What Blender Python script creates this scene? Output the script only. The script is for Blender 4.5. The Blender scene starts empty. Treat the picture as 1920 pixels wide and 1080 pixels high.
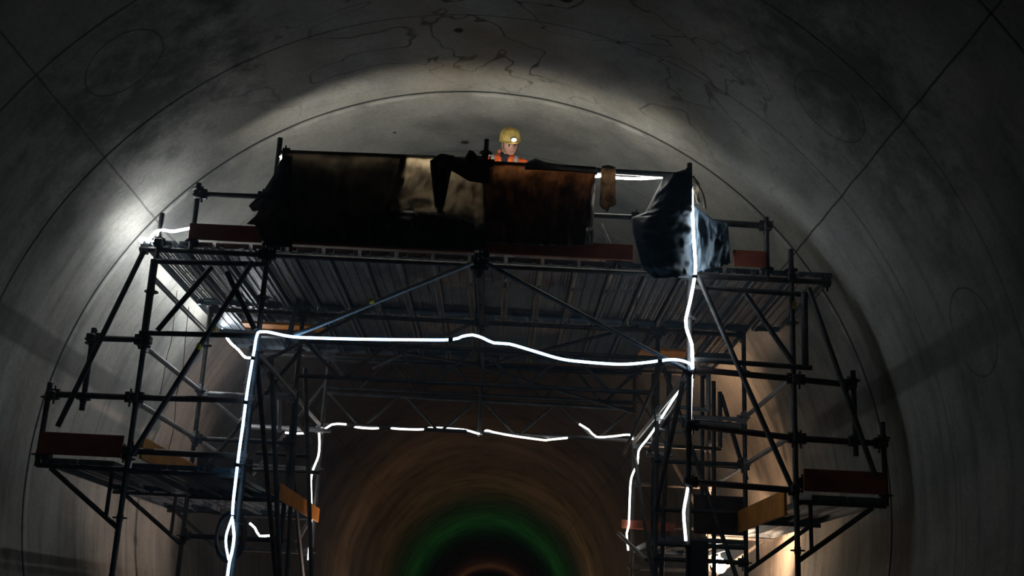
import bpy, bmesh, math, random
from mathutils import Vector, Matrix, noise
sc = bpy.context.scene
COL = sc.collection
PI = math.pi
H0 = 1.6                                   # camera height above the tunnel floor
F = 2160.0                                 # focal length in pixels of the 1920 px wide frame

# ------------------------------------------------------------------ camera
yv = Vector((922-960, 540-1170, -F)).normalized()
zv = Vector((1315-960, 540+6850, -F)); zv = (zv - zv.dot(yv)*yv).normalized()
xv = yv.cross(zv)
B = Matrix((xv, yv, zv))                   # camera coords -> world coords
cam_d = bpy.data.cameras.new('camera'); cam = bpy.data.objects.new('camera', cam_d); COL.objects.link(cam)
cam.matrix_world = Matrix.Translation((0, 0, H0)) @ B.to_4x4()
cam_d.sensor_width = 36; cam_d.lens = F/1920*36; cam_d.clip_end = 400
cam_d.dof.use_dof = True; cam_d.dof.focus_distance = 11.0; cam_d.dof.aperture_fstop = 2.8
sc.camera = cam

# ------------------------------------------------------------------ world, exposure
w = bpy.data.worlds.new('world'); sc.world = w; w.use_nodes = True
w.node_tree.nodes['Background'].inputs[0].default_value = (0.5, 0.55, 0.6, 1)
w.node_tree.nodes['Background'].inputs[1].default_value = 0.0
sc.view_settings.view_transform = 'Standard'; sc.view_settings.look = 'None'
sc.view_settings.gamma = 1; sc.view_settings.exposure = 0; sc.view_settings.use_curve_mapping = False
sc.cycles.use_denoising = True
sc.cycles.max_bounces = 6; sc.cycles.diffuse_bounces = 3; sc.cycles.glossy_bounces = 3
sc.cycles.transmission_bounces = 4; sc.cycles.volume_bounces = 0; sc.cycles.sample_clamp_indirect = 3

def lamp(name, kind, loc, color, power, size=0.3, target=None, spot=None):
    d = bpy.data.lights.new(name, kind); d.color = color; d.energy = power
    if kind == 'AREA': d.shape = 'DISK'; d.size = size
    if kind in ('POINT', 'SPOT'): d.shadow_soft_size = size
    if spot: d.spot_size = spot; d.spot_blend = 0.8
    o = bpy.data.objects.new(name, d); COL.objects.link(o); o.location = loc
    if target: o.rotation_euler = (Vector(target)-Vector(loc)).to_track_quat('-Z', 'Y').to_euler()
    return o
# lamps standing low in the tunnel beyond the scaffold (sodium and green signal light); then unseen lights added as fill
lamp('tunnel_lamp_amber', 'POINT', (-1.6, 33, 2.0), (1.0, 0.50, 0.22), 36, 0.3)
lamp('tunnel_lamp_amber', 'POINT', (1.2, 43, 1.2), (1.0, 0.48, 0.20), 65, 0.3)
lamp('tunnel_lamp_green', 'POINT', (0.4, 60, 0.8), (0.12, 1.0, 0.16), 62, 0.3)
lamp('tunnel_lamp_amber', 'POINT', (-0.4, 108, 1.0), (1.0, 0.40, 0.18), 90, 0.3)
lamp('fill_light_behind', 'AREA', (0.2, -4.0, 1.0), (1.0, 0.95, 0.78), 3.8, 1.0, (-0.6, 7.0, 6.2))  # added fill without a fixture, lifts the near vault
lamp('wall_fill_left', 'SPOT', (-0.7, 14.9, 0.5), (1.0, 0.76, 0.66), 300, 0.1, (-4.2, 13.7, 3.7), 1.1)  # unseen spot added to brighten the left wall behind the scaffold
lamp('wall_fill_right', 'SPOT', (0.35, 14.9, 0.5), (1.0, 0.56, 0.32), 300, 0.1, (3.45, 14.0, 3.6), 1.1)  # unseen warm spot added to brighten the right wall behind the scaffold

def at(u, v, Y, dz=0.0):
    d = B @ Vector((u-960, 540-v, -F)); d = d*(Y/d.y)
    return Vector((d.x, Y, d.z + H0 + dz))

# ------------------------------------------------------------------ node helpers
def mat(name):
    m = bpy.data.materials.new(name); m.use_nodes = True
    nt = m.node_tree; return m, nt, nt.nodes['Principled BSDF']
def N(nt, t, **k):
    n = nt.nodes.new(t)
    for a, b in k.items():
        if a.startswith('i_'):
            key = a[2:]; key = int(key) if key.isdigit() else key
            n.inputs[key].default_value = b
        else: setattr(n, a, b)
    return n
def ma(nt, op, a, b=None, c=None, clamp=False):
    n = nt.nodes.new('ShaderNodeMath'); n.operation = op; n.use_clamp = clamp
    for i, x in enumerate((a, b, c)):
        if x is None: continue
        if isinstance(x, (int, float)): n.inputs[i].default_value = x
        else: nt.links.new(x, n.inputs[i])
    return n.outputs[0]
def noi(nt, vec, scale, detail=4, rough=.55, dist=0.0):
    n = N(nt, 'ShaderNodeTexNoise'); n.inputs['Scale'].default_value = scale; n.inputs['Detail'].default_value = detail
    n.inputs['Roughness'].default_value = rough; n.inputs['Distortion'].default_value = dist
    nt.links.new(vec, n.inputs['Vector']); return n.outputs[0]
def ramp(nt, fac, stops):
    n = N(nt, 'ShaderNodeValToRGB'); e = n.color_ramp.elements
    while len(e) < len(stops): e.new(.5)
    for el, (p, c) in zip(e, stops):
        el.position = p; el.color = (*c, 1) if len(c) == 3 else c
    nt.links.new(fac, n.inputs[0]); return n.outputs[0]
def mix(nt, fac, a, b, mode='MIX'):
    n = N(nt, 'ShaderNodeMix', data_type='RGBA', blend_type=mode)
    for s, x in ((n.inputs[0], fac), (n.inputs[6], a), (n.inputs[7], b)):
        if isinstance(x, (int, float)): s.default_value = x
        elif isinstance(x, tuple): s.default_value = (*x, 1)
        else: nt.links.new(x, s)
    return n.outputs[2]
def mapping(nt, vec, scale):
    n = N(nt, 'ShaderNodeMapping'); n.inputs['Scale'].default_value = scale
    nt.links.new(vec, n.inputs[0]); return n.outputs[0]
def bump(nt, p, h, strength, dist):
    b = N(nt, 'ShaderNodeBump'); b.inputs['Strength'].default_value = strength; b.inputs['Distance'].default_value = dist
    nt.links.new(h, b.inputs['Height']); nt.links.new(b.outputs[0], p.inputs['Normal'])

# ------------------------------------------------------------------ materials
TCX, TCZ, TR = -0.345, 1.18 + H0, 3.89     # tunnel axis and radius
def concrete():
    m, nt, p = mat('cast_concrete_lining')
    uv = N(nt, 'ShaderNodeUVMap', uv_map='metres'); sp = N(nt, 'ShaderNodeSeparateXYZ'); nt.links.new(uv.outputs[0], sp.inputs[0])
    s, t = sp.outputs[0], sp.outputs[1]
    ob = N(nt, 'ShaderNodeTexCoord').outputs['Object']
    base = ramp(nt, noi(nt, ob, 0.75, 6, .6), [(.30, (.125, .127, .118)), (.5, (.265, .260, .238)), (.70, (.370, .358, .325))])
    # run marks down the side walls: stretched along the circumference
    runs = noi(nt, mapping(nt, uv.outputs[0], (.55, 5.0, 1)), 1.3, 5, .6)
    side = ma(nt, 'MULTIPLY', ramp_f(nt, ma(nt, 'ABSOLUTE', s), 2.8, 4.4), .75)
    base = mix(nt, side, base, ramp(nt, runs, [(.34, (.62, .63, .64)), (.5, (.95, .95, .94)), (.7, (1.05, 1.04, 1.02))]), 'MULTIPLY')
    # fine grain
    g = noi(nt, ob, 26, 3, .7)
    base = mix(nt, .45, base, ramp(nt, g, [(.3, (.6, .6, .6)), (.7, (1.15, 1.15, 1.15))]), 'MULTIPLY')
    # damp stains with dark rims at the crown
    dn = noi(nt, mapping(nt, uv.outputs[0], (.8, 1.15, 1)), 1.15, 3, .5, .5)
    rim = ma(nt, 'SUBTRACT', 1, ma(nt, 'MULTIPLY', ma(nt, 'ABSOLUTE', ma(nt, 'SUBTRACT', dn, .52)), 85), clamp=True)
    crown = ma(nt, 'SUBTRACT', 1, ma(nt, 'DIVIDE', ma(nt, 'ABSOLUTE', ma(nt, 'SUBTRACT', s, .3)), 3.6), clamp=True)
    near = ma(nt, 'MULTIPLY', ma(nt, 'SUBTRACT', 10.8, t), 1.0, clamp=True)
    rim = ma(nt, 'MULTIPLY', ma(nt, 'MULTIPLY', rim, crown), ma(nt, 'MULTIPLY', near, noi(nt, ob, 2.0, 2)))
    base = mix(nt, ma(nt, 'MULTIPLY', rim, 2.6, clamp=True), base, (.055, .05, .038))
    br = ma(nt, 'MULTIPLY', ma(nt, 'MULTIPLY', crown, near), ramp_f(nt, noi(nt, ob, .9, 4), .42, .66))
    base = mix(nt, ma(nt, 'MULTIPLY', br, .8), base, (.19, .145, .085))
    # big dark mould patches on both shoulders of the vault
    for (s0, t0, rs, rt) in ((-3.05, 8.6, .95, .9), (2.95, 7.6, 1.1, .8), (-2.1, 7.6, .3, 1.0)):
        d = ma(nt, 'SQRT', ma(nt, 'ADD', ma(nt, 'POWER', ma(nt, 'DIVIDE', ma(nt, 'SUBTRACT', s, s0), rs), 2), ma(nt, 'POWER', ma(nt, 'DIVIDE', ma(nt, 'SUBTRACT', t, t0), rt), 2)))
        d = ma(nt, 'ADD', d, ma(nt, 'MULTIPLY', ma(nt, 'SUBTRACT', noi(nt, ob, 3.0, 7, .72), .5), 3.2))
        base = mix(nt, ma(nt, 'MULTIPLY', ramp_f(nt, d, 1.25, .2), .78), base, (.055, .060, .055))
    # darker bands along the shoulders, fading at both ends, longitudinal joints, recess rings
    lines = None
    def add(a, k=1.0):
        nonlocal lines
        a = ma(nt, 'MULTIPLY', a, k) if k != 1.0 else a
        lines = a if lines is None else ma(nt, 'MAXIMUM', lines, a)
    def line(val, x0, hw): return ma(nt, 'SUBTRACT', 1, ma(nt, 'DIVIDE', ma(nt, 'ABSOLUTE', ma(nt, 'SUBTRACT', val, x0)), hw), clamp=True)
    wob = ma(nt, 'MULTIPLY', ma(nt, 'SUBTRACT', noi(nt, ob, 3, 3), .5), .03)
    sw = ma(nt, 'ADD', s, wob)
    for a, k in ((-52.0, .6), (52.4, .85), (-112, .8), (112, .8)): add(ma(nt, 'MULTIPLY', line(sw, math.radians(a)*TR, .011), 2.0, clamp=True), k)
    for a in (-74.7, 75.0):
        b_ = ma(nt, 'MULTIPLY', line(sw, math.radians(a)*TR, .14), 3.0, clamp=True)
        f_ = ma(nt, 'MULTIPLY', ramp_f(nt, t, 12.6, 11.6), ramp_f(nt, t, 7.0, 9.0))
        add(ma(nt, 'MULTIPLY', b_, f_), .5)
    grooves = lines
    for (a, t0, r0) in ((-43.6, 8.05, .34), (44.9, 8.07, .34), (74.7, 8.1, .33)):
        d = ma(nt, 'SQRT', ma(nt, 'ADD', ma(nt, 'POWER', ma(nt, 'SUBTRACT', s, math.radians(a)*TR), 2), ma(nt, 'POWER', ma(nt, 'SUBTRACT', t, t0), 2)))
        add(ma(nt, 'MULTIPLY', line(d, r0, .012), 1.6, clamp=True), .5)
    for (a, t0, r0) in ((-3.1, 9.23, .035), (-3.1, 11.72, .04), (-14, 11.3, .02), (10.4, 8.5, .05)):
        d = ma(nt, 'SQRT', ma(nt, 'ADD', ma(nt, 'POWER', ma(nt, 'SUBTRACT', s, math.radians(a)*TR), 2), ma(nt, 'POWER', ma(nt, 'SUBTRACT', t, t0), 2)))
        add(ma(nt, 'MULTIPLY', ma(nt, 'SUBTRACT', r0*1.4, d), 60, clamp=True))
    # mortar smears beside the ring joint
    mo = ma(nt, 'MULTIPLY', line(t, 10.53, .05), ramp_f(nt, noi(nt, ob, 3, 4), .45, .6))
    base = mix(nt, ma(nt, 'MULTIPLY', mo, .7, clamp=True), base, (.42, .41, .38))
    # cast joint lines every ring
    jm = ma(nt, 'ABSOLUTE', ma(nt, 'SUBTRACT', ma(nt, 'FRACT', ma(nt, 'DIVIDE', ma(nt, 'ADD', t, .04+.75), 1.5)), .5))
    add(ma(nt, 'MULTIPLY', ma(nt, 'SUBTRACT', .008, jm), 200, clamp=True), .7)
    add(ma(nt, 'MULTIPLY', line(ma(nt, 'ADD', t, ma(nt, 'MULTIPLY', wob, .5)), 10.46, .024), 2.5, clamp=True), .95)
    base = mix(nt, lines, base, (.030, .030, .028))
    nt.links.new(base, p.inputs['Base Color']); p.inputs['Roughness'].default_value = .9; p.inputs['Specular IOR Level'].default_value = .2
    h = ma(nt, 'SUBTRACT', ma(nt, 'ADD', ma(nt, 'MULTIPLY', noi(nt, ob, 5, 6, .6), .5), ma(nt, 'MULTIPLY', g, .12)), ma(nt, 'MULTIPLY', lines, .5))
    bump(nt, p, h, .35, .03)
    return m
def ramp_f(nt, v, a, b):
    n = N(nt, 'ShaderNodeMapRange'); n.inputs[1].default_value = a; n.inputs[2].default_value = b
    nt.links.new(v, n.inputs[0]); return n.outputs[0]

def simple(name, c1, c2, scale=8, rough=.6, metal=0.0, bstr=.2, bdist=.004, stretch=None):
    m, nt, p = mat(name)
    ob = N(nt, 'ShaderNodeTexCoord').outputs['Object']
    v = mapping(nt, ob, stretch) if stretch else ob
    n = noi(nt, v, scale, 5, .6)
    nt.links.new(ramp(nt, n, [(.32, c1), (.68, c2)]), p.inputs['Base Color'])
    p.inputs['Roughness'].default_value = rough; p.inputs['Metallic'].default_value = metal
    bump(nt, p, n, bstr, bdist)
    return m
def cloth_mat(name, c1, c2, trans, rough=.5, scale=3, bd=.02):
    m, nt, p = mat(name)
    ob = N(nt, 'ShaderNodeTexCoord').outputs['Object']
    n = noi(nt, ob, scale, 5, .6)
    c = ramp(nt, n, [(.35, c1), (.65, c2)])
    nt.links.new(c, p.inputs['Base Color']); p.inputs['Roughness'].default_value = rough
    n2 = noi(nt, mapping(nt, ob, (1, 1, .35)), 9, 5, .6)
    bump(nt, p, n2, .6, bd)
    tr = N(nt, 'ShaderNodeBsdfTranslucent')
    nt.links.new(ramp(nt, n, [(.3, tuple(x*.25 for x in trans)), (.62, trans)]), tr.inputs[0])
    mx = N(nt, 'ShaderNodeMixShader'); mx.inputs[0].default_value = .45
    nt.links.new(p.outputs[0], mx.inputs[1]); nt.links.new(tr.outputs[0], mx.inputs[2])
    nt.links.new(mx.outputs[0], nt.nodes['Material Output'].inputs[0])
    return m
def emis(name, col, strength):
    m, nt, p = mat(name)
    p.inputs['Base Color'].default_value = (.8, .8, .8, 1)
    p.inputs['Emission Color'].default_value = (*col, 1); p.inputs['Emission Strength'].default_value = strength
    return m
M = {}
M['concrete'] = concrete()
M['floor'] = simple('tunnel_floor_slab', (.07, .07, .065), (.13, .125, .115), 2, .8)
M['tube'] = simple('weathered_galvanised_tube', (.024, .023, .022), (.080, .078, .076), 9, .62, .35)
M['ledger'] = simple('rusty_ledger_steel', (.030, .018, .014), (.085, .058, .048), 9, .6, .4)
M['alu'] = simple('bare_grey_tube', (.22, .23, .24), (.36, .37, .39), 6, .45, .5)
M['plank'] = simple('galvanised_steel_plank', (.09, .115, .14), (.17, .205, .24), 6, .45, .6)
M['toe'] = simple('red_brown_painted_toe_board', (.16, .035, .018), (.36, .09, .04), 4, .6)
M['toe_orange'] = simple('orange_painted_board', (.45, .16, .02), (.75, .30, .04), 4, .55)
M['yellow'] = simple('yellow_tape', (.55, .42, .02), (.75, .6, .05), 6, .5)
M['tarp_dark'] = cloth_mat('dark_plastic_tarpaulin', (.010, .012, .016), (.030, .032, .038), (.13, .115, .09), .38)
M['tarp_grey'] = cloth_mat('grey_film_tarpaulin', (.05, .05, .05), (.14, .13, .12), (.85, .74, .58), .4)
M['tarp_rust'] = cloth_mat('rust_brown_tarpaulin', (.028, .018, .012), (.075, .042, .026), (.24, .145, .085), .5, 5)
M['tarp_blue'] = cloth_mat('blue_black_tarpaulin', (.020, .034, .050), (.035, .058, .080), (.03, .05, .07), .6, 2, .008)
M['tarp_flap'] = cloth_mat('blue_grey_tarpaulin', (.07, .10, .13), (.13, .17, .20), (.16, .20, .24), .45, 2, .008)
M['rag'] = cloth_mat('dirty_beige_rag', (.10, .06, .035), (.42, .36, .27), (.35, .26, .17), .8, 9)
M['rope'] = emis('light_rope_white', (.36, .64, 1.0), 6.5)
M['rope_bright'] = emis('light_rope_bright_white', (.80, .91, 1.0), 28)
M['rope_edge'] = emis('light_rope_edge_white', (.95, .98, 1.0), 68)
M['rope_top'] = emis('light_rope_warm_white', (1.0, .97, .88), 58.0)
M['rope_rear'] = emis('light_rope_far', (.95, 1.0, .97), 4.0)
M['clip'] = simple('dark_cable_tie', (.02, .02, .02), (.05, .05, .05), 8, .5)
M['cable'] = simple('dark_red_cable', (.05, .015, .01), (.12, .04, .03), 8, .6)
M['black'] = simple('black_plastic', (.012, .012, .014), (.03, .03, .034), 8, .45)
M['skin'] = simple('skin', (.52, .29, .21), (.62, .36, .27), 14, .5, 0, .1, .001)
M['shirt'] = simple('dark_work_shirt', (.012, .013, .02), (.028, .03, .04), 20, .8)
M['trousers'] = simple('dark_work_trousers', (.02, .022, .03), (.04, .045, .055), 14, .85)
M['boot'] = simple('boot_leather', (.02, .014, .01), (.05, .035, .025), 14, .6)
M['hivis'] = simple('orange_high_visibility_fabric', (.95, .15, .03), (1.0, .22, .05), 16, .6, 0, .3, .01)
M['reflect'] = simple('silver_reflective_tape', (.5, .52, .55), (.75, .77, .8), 12, .3, .3)
M['helmet'] = simple('scuffed_yellow_helmet', (.38, .26, .05), (.72, .55, .16), 22, .35, 0, .05, .001)
M['hair'] = simple('dark_brown_hair', (.03, .018, .01), (.07, .04, .025), 40, .7)
M['eye'] = simple('eye', (.05, .03, .02), (.1, .07, .05), 10, .2)
M['lip'] = simple('lips', (.45, .19, .15), (.5, .22, .18), 10, .5)
M['lens'] = emis('headlamp_lens', (1.0, .93, .75), 9.0)
M['flood'] = emis('floodlight_glass', (1.0, .80, .62), 60.0)

# ------------------------------------------------------------------ object helpers
def link(name, bm, m, parent=None, smooth=True, mods=None):
    me = bpy.data.meshes.new(name); bm.normal_update(); bm.to_mesh(me); bm.free()
    o = bpy.data.objects.new(name, me); COL.objects.link(o)
    for x in (m if isinstance(m, (list, tuple)) else [m]): me.materials.append(x)
    if smooth:
        for f in me.polygons: f.use_smooth = True
        if smooth == 'auto': me.set_sharp_from_angle(angle=math.radians(40))
    if parent: o.parent = parent
    return o
def tag(o, label, cat, group=None, kind=None):
    o['label'] = label; o['category'] = cat
    if group: o['group'] = group
    if kind: o['kind'] = kind
    return o
def thing(name, label, cat, loc=(0, 0, 0), group=None):
    o = bpy.data.objects.new(name, None); COL.objects.link(o); o.location = loc; o.empty_display_size = .1
    return tag(o, label, cat, group)
def structure(o): o['kind'] = 'structure'; return o
def tube_into(bm, a, b, r, seg=12, cap=True, r2=None):
    a, b = Vector(a), Vector(b); d = b-a; L = d.length
    if L < 1e-6: return
    q = d.to_track_quat('Z', 'Y').to_matrix().to_4x4()
    bmesh.ops.create_cone(bm, cap_ends=cap, segments=seg, radius1=r, radius2=r if r2 is None else r2, depth=L,
                          matrix=Matrix.Translation((a+b)/2) @ q)
def box_into(bm, lo, hi, rot=None, about=None):
    lo, hi = Vector(lo), Vector(hi); c = (lo+hi)/2; s = hi-lo
    mt = Matrix.Translation(c) @ Matrix.Diagonal((*s, 1))
    if rot is not None: mt = Matrix.Translation(about or c) @ rot.to_4x4() @ Matrix.Translation(-(about or c)) @ mt
    bmesh.ops.create_cube(bm, size=1, matrix=mt)
def path_into(bm, pts, r, seg=8, radii=None):
    """smooth swept tube through the points"""
    P = [Vector(p) for p in pts]; out = []
    for i in range(len(P)-1):
        p0 = P[max(i-1, 0)]; p1 = P[i]; p2 = P[i+1]; p3 = P[min(i+2, len(P)-1)]
        n = max(2, int((p2-p1).length/.05))
        n = min(n, 14)
        for k in range(n):
            t = k/n
            out.append(.5*((2*p1)+(p2-p0)*t+(2*p0-5*p1+4*p2-p3)*t*t+(-p0+3*p1-3*p2+p3)*t**3))
    out.append(P[-1])
    prev = None; up = Vector((0, 0, 1))
    for i, p in enumerate(out):
        d = (out[min(i+1, len(out)-1)]-out[max(i-1, 0)]).normalized()
        side = d.cross(up)
        if side.length < .1: side = d.cross(Vector((0, 1, 0)))
        side.normalize(); up2 = side.cross(d).normalized(); up = up2
        rr = r
        ring = [bm.verts.new(p+rr*(math.cos(2*PI*k/seg)*side+math.sin(2*PI*k/seg)*up2)) for k in range(seg)]
        if prev:
            for k in range(seg): bm.faces.new((prev[k], prev[(k+1) % seg], ring[(k+1) % seg], ring[k]))
        else: bm.faces.new(list(reversed(ring)))
        prev = ring
    bm.faces.new(prev)
    return out

# ------------------------------------------------------------------ tunnel lining, floor
def build_tunnel():
    bm = bmesh.new(); uvl = bm.loops.layers.uv.new('metres')
    ys = [-7.0]
    j = -6.04
    while j < 150:
        step = 1.5
        d = .012 if abs(j-10.46) > .1 else .016
        ys += [(j-d-.004), (j-d, 0), (j, 1), (j+d, 0), (j+d+.004)]
        j += step
    ys.append(152.0)
    A0, A1, n = -134.0, 134.0, 220
    rows = []
    for y in ys:
        g = 0
        if isinstance(y, tuple): y, g = y
        r = TR + g*(.012 if abs(y-10.46) > .1 else .028)
        row = []
        for k in range(n+1):
            a = math.radians(A0+(A1-A0)*k/n)
            row.append((bm.verts.new((TCX+r*math.sin(a), y, TCZ+r*math.cos(a))), a*TR, y))
        rows.append(row)
    for a, b in zip(rows, rows[1:]):
        for k in range(n):
            q = (a[k], a[k+1], b[k+1], b[k])
            f = bm.faces.new([x[0] for x in q])
            for lp, x in zip(f.loops, q): lp[uvl].uv = (x[1], x[2])
    # end wall far down the tunnel and the one behind the camera keep the tube closed
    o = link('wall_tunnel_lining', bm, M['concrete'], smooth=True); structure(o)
    bm = bmesh.new(); box_into(bm, (TCX-2.75, -7, -.3), (TCX+2.75, 152, 0)); structure(link('floor', bm, M['floor'], smooth=False))
    bm = bmesh.new(); bmesh.ops.create_cone(bm, cap_ends=True, segments=64, radius1=TR+.02, radius2=TR+.02, depth=.3,
        matrix=Matrix.Translation((TCX, 152.1, TCZ)) @ Matrix.Rotation(PI/2, 4, 'X')); structure(link('wall_far_end', bm, M['floor'], smooth=False))
build_tunnel()

# ------------------------------------------------------------------ scaffold
ZD = 3.22                                   # top of the upper deck above the camera
XO_L, XI_L, XM, XI_R, XO_R = -3.2, -2.2, -.27, 1.64, 2.57
ROWS = (10.0, 12.07, 14.14)
TUBE = .0242
scaf = thing('scaffold', 'tall tubular steel scaffold tower with a drive-through opening, filling the tunnel', 'scaffold', (TCX, 12.07, 0))
def W(x, y, z): return Vector((x, y, z+H0))
def lk(name, bm, m): # part of the scaffold, world coords -> parent coords
    o = link(name, bm, m, scaf, 'auto'); o.matrix_parent_inverse = Matrix.Translation(-scaf.location); return o
def ground(x):
    dx = abs(x-TCX)
    return max(-H0, (TCZ-H0)-math.sqrt(max(TR*TR-(dx+.05)**2, 0))) if dx < TR else 0
def standard(x, y, z0, z1, label=None, m='tube', x1=None, rosettes=True, r=TUBE):
    bm = bmesh.new(); x1 = x if x1 is None else x1
    tube_into(bm, W(x, y, z0), W(x1, y, z1), r, 14)
    if rosettes:
        k = -3
        while .22+.5*k < z1-.05:
            z = .22+.5*k
            if z > z0+.05:
                t = (z-z0)/(z1-z0); xx = x+(x1-x)*t
                tube_into(bm, W(xx, y, z-.005), W(xx, y, z+.005), .062, 14)
                tube_into(bm, W(xx, y, z-.03), W(xx, y, z+.03), r+.004, 14)
            k += 1
    return lk('standard', bm, M[m])
def ledger(a, b, m='ledger', r=.0242, heads=True, name='ledger'):
    a, b = Vector(a), Vector(b); bm = bmesh.new(); tube_into(bm, a, b, r, 12)
    d = (b-a).normalized()
    if heads:
        for p, s in ((a, 1), (b, -1)):
            c = p+d*s*.045
            rot = d.to_track_quat('X', 'Z').to_matrix()
            box_into(bm, c-Vector((.035, .022, .045)), c+Vector((.035, .022, .045)), rot, c)
            c2 = p+d*s*.035
            box_into(bm, c2-Vector((.006, .012, .085)), c2+Vector((.006, .012, .075)), rot, c2)
    return lk(name, bm, M[m])
def brace(a, b, m='tube', r=.0242): return ledger(a, b, m, r, False, 'diagonal_brace')
def coupler(p, y, s=1.0):
    bm = bmesh.new(); p = Vector(p)
    box_into(bm, p-Vector((.035*s, .05, .035*s)), p+Vector((.035*s, .05, .035*s)))
    tube_into(bm, p+Vector((.03, -.07, .02)), p+Vector((.03, -.02, .02)), .012, 6)
    tube_into(bm, p+Vector((-.03, -.07, -.02)), p+Vector((-.03, -.02, -.02)), .012, 6)
    bmesh.ops.bevel(bm, geom=bm.edges[:], offset=.006, segments=1, affect='EDGES')
    return lk('coupler', bm, M['tube'])

for yi, y in enumerate(ROWS):
    standard(XO_L, y, ground(XO_L), 3.47 if yi == 0 else 3.15)
    standard(XI_L, y, -H0, 4.27 if yi == 0 else (3.15 if yi == 1 else 4.25))
    standard(XI_R, y, -H0, 4.22 if yi == 0 else (3.15 if yi == 1 else 4.2))
    standard(XO_R, y, ground(XO_R), 3.42 if yi == 0 else 3.15)
standard(XM, 10.0, 3.0, 4.36)
standard(XM, 14.14, 2.20, 3.15)
standard(-2.9, 10.0, 3.12, 3.78); standard(2.35, 10.0, 3.1, 3.72)
standard(-3.66, 10.0, 1.62, 2.36); standard(-3.97, 10.0, 1.12, 1.85)
standard(3.10, 10.0, 1.55, 2.31); standard(3.345, 10.0, 1.13, 1.86)
# double legs of the cantilever frames beside the outer standards
ledger(at(289, 487, 9.93), at(271, 622, 9.93), 'tube', .03, False, 'frame_leg')
ledger(at(1508, 548, 9.93), at(1510, 690, 9.93), 'tube', .03, False, 'frame_leg')
for (a, b) in (((290, 490), (505, 496)), ((262, 624), (482, 630)), ((1300, 538), (1516, 553)), ((1300, 674), (1522, 690))):
    ledger(at(*a, 9.95), at(*b, 9.95), 'tube', .024, False, 'frame_rail')
for (a, b) in (((397, 500), (295, 620)), ((1398, 552), (1487, 680)), ((270, 470), (108, 800)), ((474, 490), (248, 852)),
               ((1310, 520), (1483, 910)), ((1516, 540), (1642, 895)), ((425, 510), (478, 618))):
    brace(at(*a, 9.9), at(*b, 9.9))
# front ledgers
for (a, b) in (((252, 745), (478, 751)), ((95, 739), (252, 745)), ((172, 634), (270, 637)), ((240, 845), (465, 857)), ((78, 846), (240, 849)),
               ((1294, 692), (1492, 711)), ((1492, 711), (1597, 722)), ((1293, 797), (1494, 822)), ((1494, 822), (1655, 832)),
               ((1290, 903), (1496, 920)), ((1496, 905), (1660, 915))):
    ledger(at(*a, 10.0), at(*b, 10.0), 'ledger', .028)
# deck ledgers in all three rows, cross ledgers along the tunnel
for y in ROWS:
    for xa, xb in ((-3.36 if y == 10 else XO_L, XI_L), (XI_L, XM), (XM, XI_R), (XI_R, 2.93 if y == 10 else XO_R)):
        ledger(W(xa, y, ZD-.10), W(xb, y, ZD-.10), 'tube', .0242)
for x in (XO_L, XI_L, XI_R, XO_R):
    for ya, yb in zip(ROWS, ROWS[1:]):
        zs = (2.22, 1.72) if x in (XO_L, XO_R) else (2.22,)
        for z in zs: ledger(W(x, ya, z), W(x, yb, z), 'alu')
for ya, yb in zip(ROWS, ROWS[1:]): ledger(W(XM, ya, ZD-.13), W(XM, yb, ZD-.13), 'tube')
ledger(W(XO_L, 10, 2.85), W(XO_L, 12.07, 2.85), 'alu', heads=False)
for y in ROWS[1:]:
    for (xa, xb) in ((XO_L, XI_L), (XI_R, XO_R)):
        for z in (1.72, 1.22, .72, 2.2): ledger(W(xa, y, z), W(xb, y, z), 'tube' if z != 2.2 else 'alu')
# tower braces behind
for (a, ya, b, yb) in (((-3.2, 1.2), 12.07, (-2.2, 2.7), 12.07), ((-3.2, 1.3), 14.14, (-2.2, 2.8), 14.14), ((2.57, .3), 12.07, (1.64, 2.9), 12.07),
                       ((2.57, 1.2), 14.14, (1.64, 2.9), 14.14), ((-2.2, 2.2), 10.0, (-2.2, .3), 12.07), ((-2.2, 1.7), 12.07, (-2.2, 0.1), 14.14),
                       ((1.64, 2.15), 14.14, (1.64, .4), 12.07), ((1.64, 2.4), 10.0, (1.64, 1.2), 12.07)):
    brace(W(a[0], ya, a[1]), W(b[0], yb, b[1]))
# hand braces and loose tubes seen inside the two towers
for (a, ya, b, yb, m) in (((508, 668), 10.9, (525, 1085), 10.9, 'tube'), ((572, 690), 12.6, (584, 1085), 12.6, 'tube'), ((556, 735), 12.07, (538, 1085), 12.07, 'tube'),
                          ((615, 685), 13.9, (603, 800), 13.9, 'tube'), ((470, 650), 12.3, (585, 830), 13.3, 'tube'), ((560, 560), 10.3, (538, 645), 10.3, 'tube'),
                          ((475, 735), 10.6, (500, 690), 10.6, 'alu'), ((524, 735), 12.9, (524, 810), 12.9, 'alu'),
                          ((1317, 705), 12.6, (1316, 960), 12.6, 'tube'), ((1338, 715), 12.4, (1339, 1085), 12.4, 'tube'), ((1350, 735), 12.2, (1350, 840), 12.2, 'tube'),
                          ((1352, 740), 12.2, (1400, 900), 12.2, 'tube'), ((1328, 690), 12.0, (1328, 770), 12.0, 'alu'),
                          ((1255, 700), 12.1, (1240, 1085), 12.1, 'tube'), ((1225, 700), 13.2, (1222, 1085), 13.2, 'tube'), ((1290, 715), 11.0, (1215, 850), 13.0, 'tube'),
                          ((1160, 1000), 13.8, (1212, 1050), 12.6, 'alu'), ((585, 965), 13.5, (555, 1020), 13.3, 'alu')):
    brace(at(*a, ya), at(*b, yb), m, .024)
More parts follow.
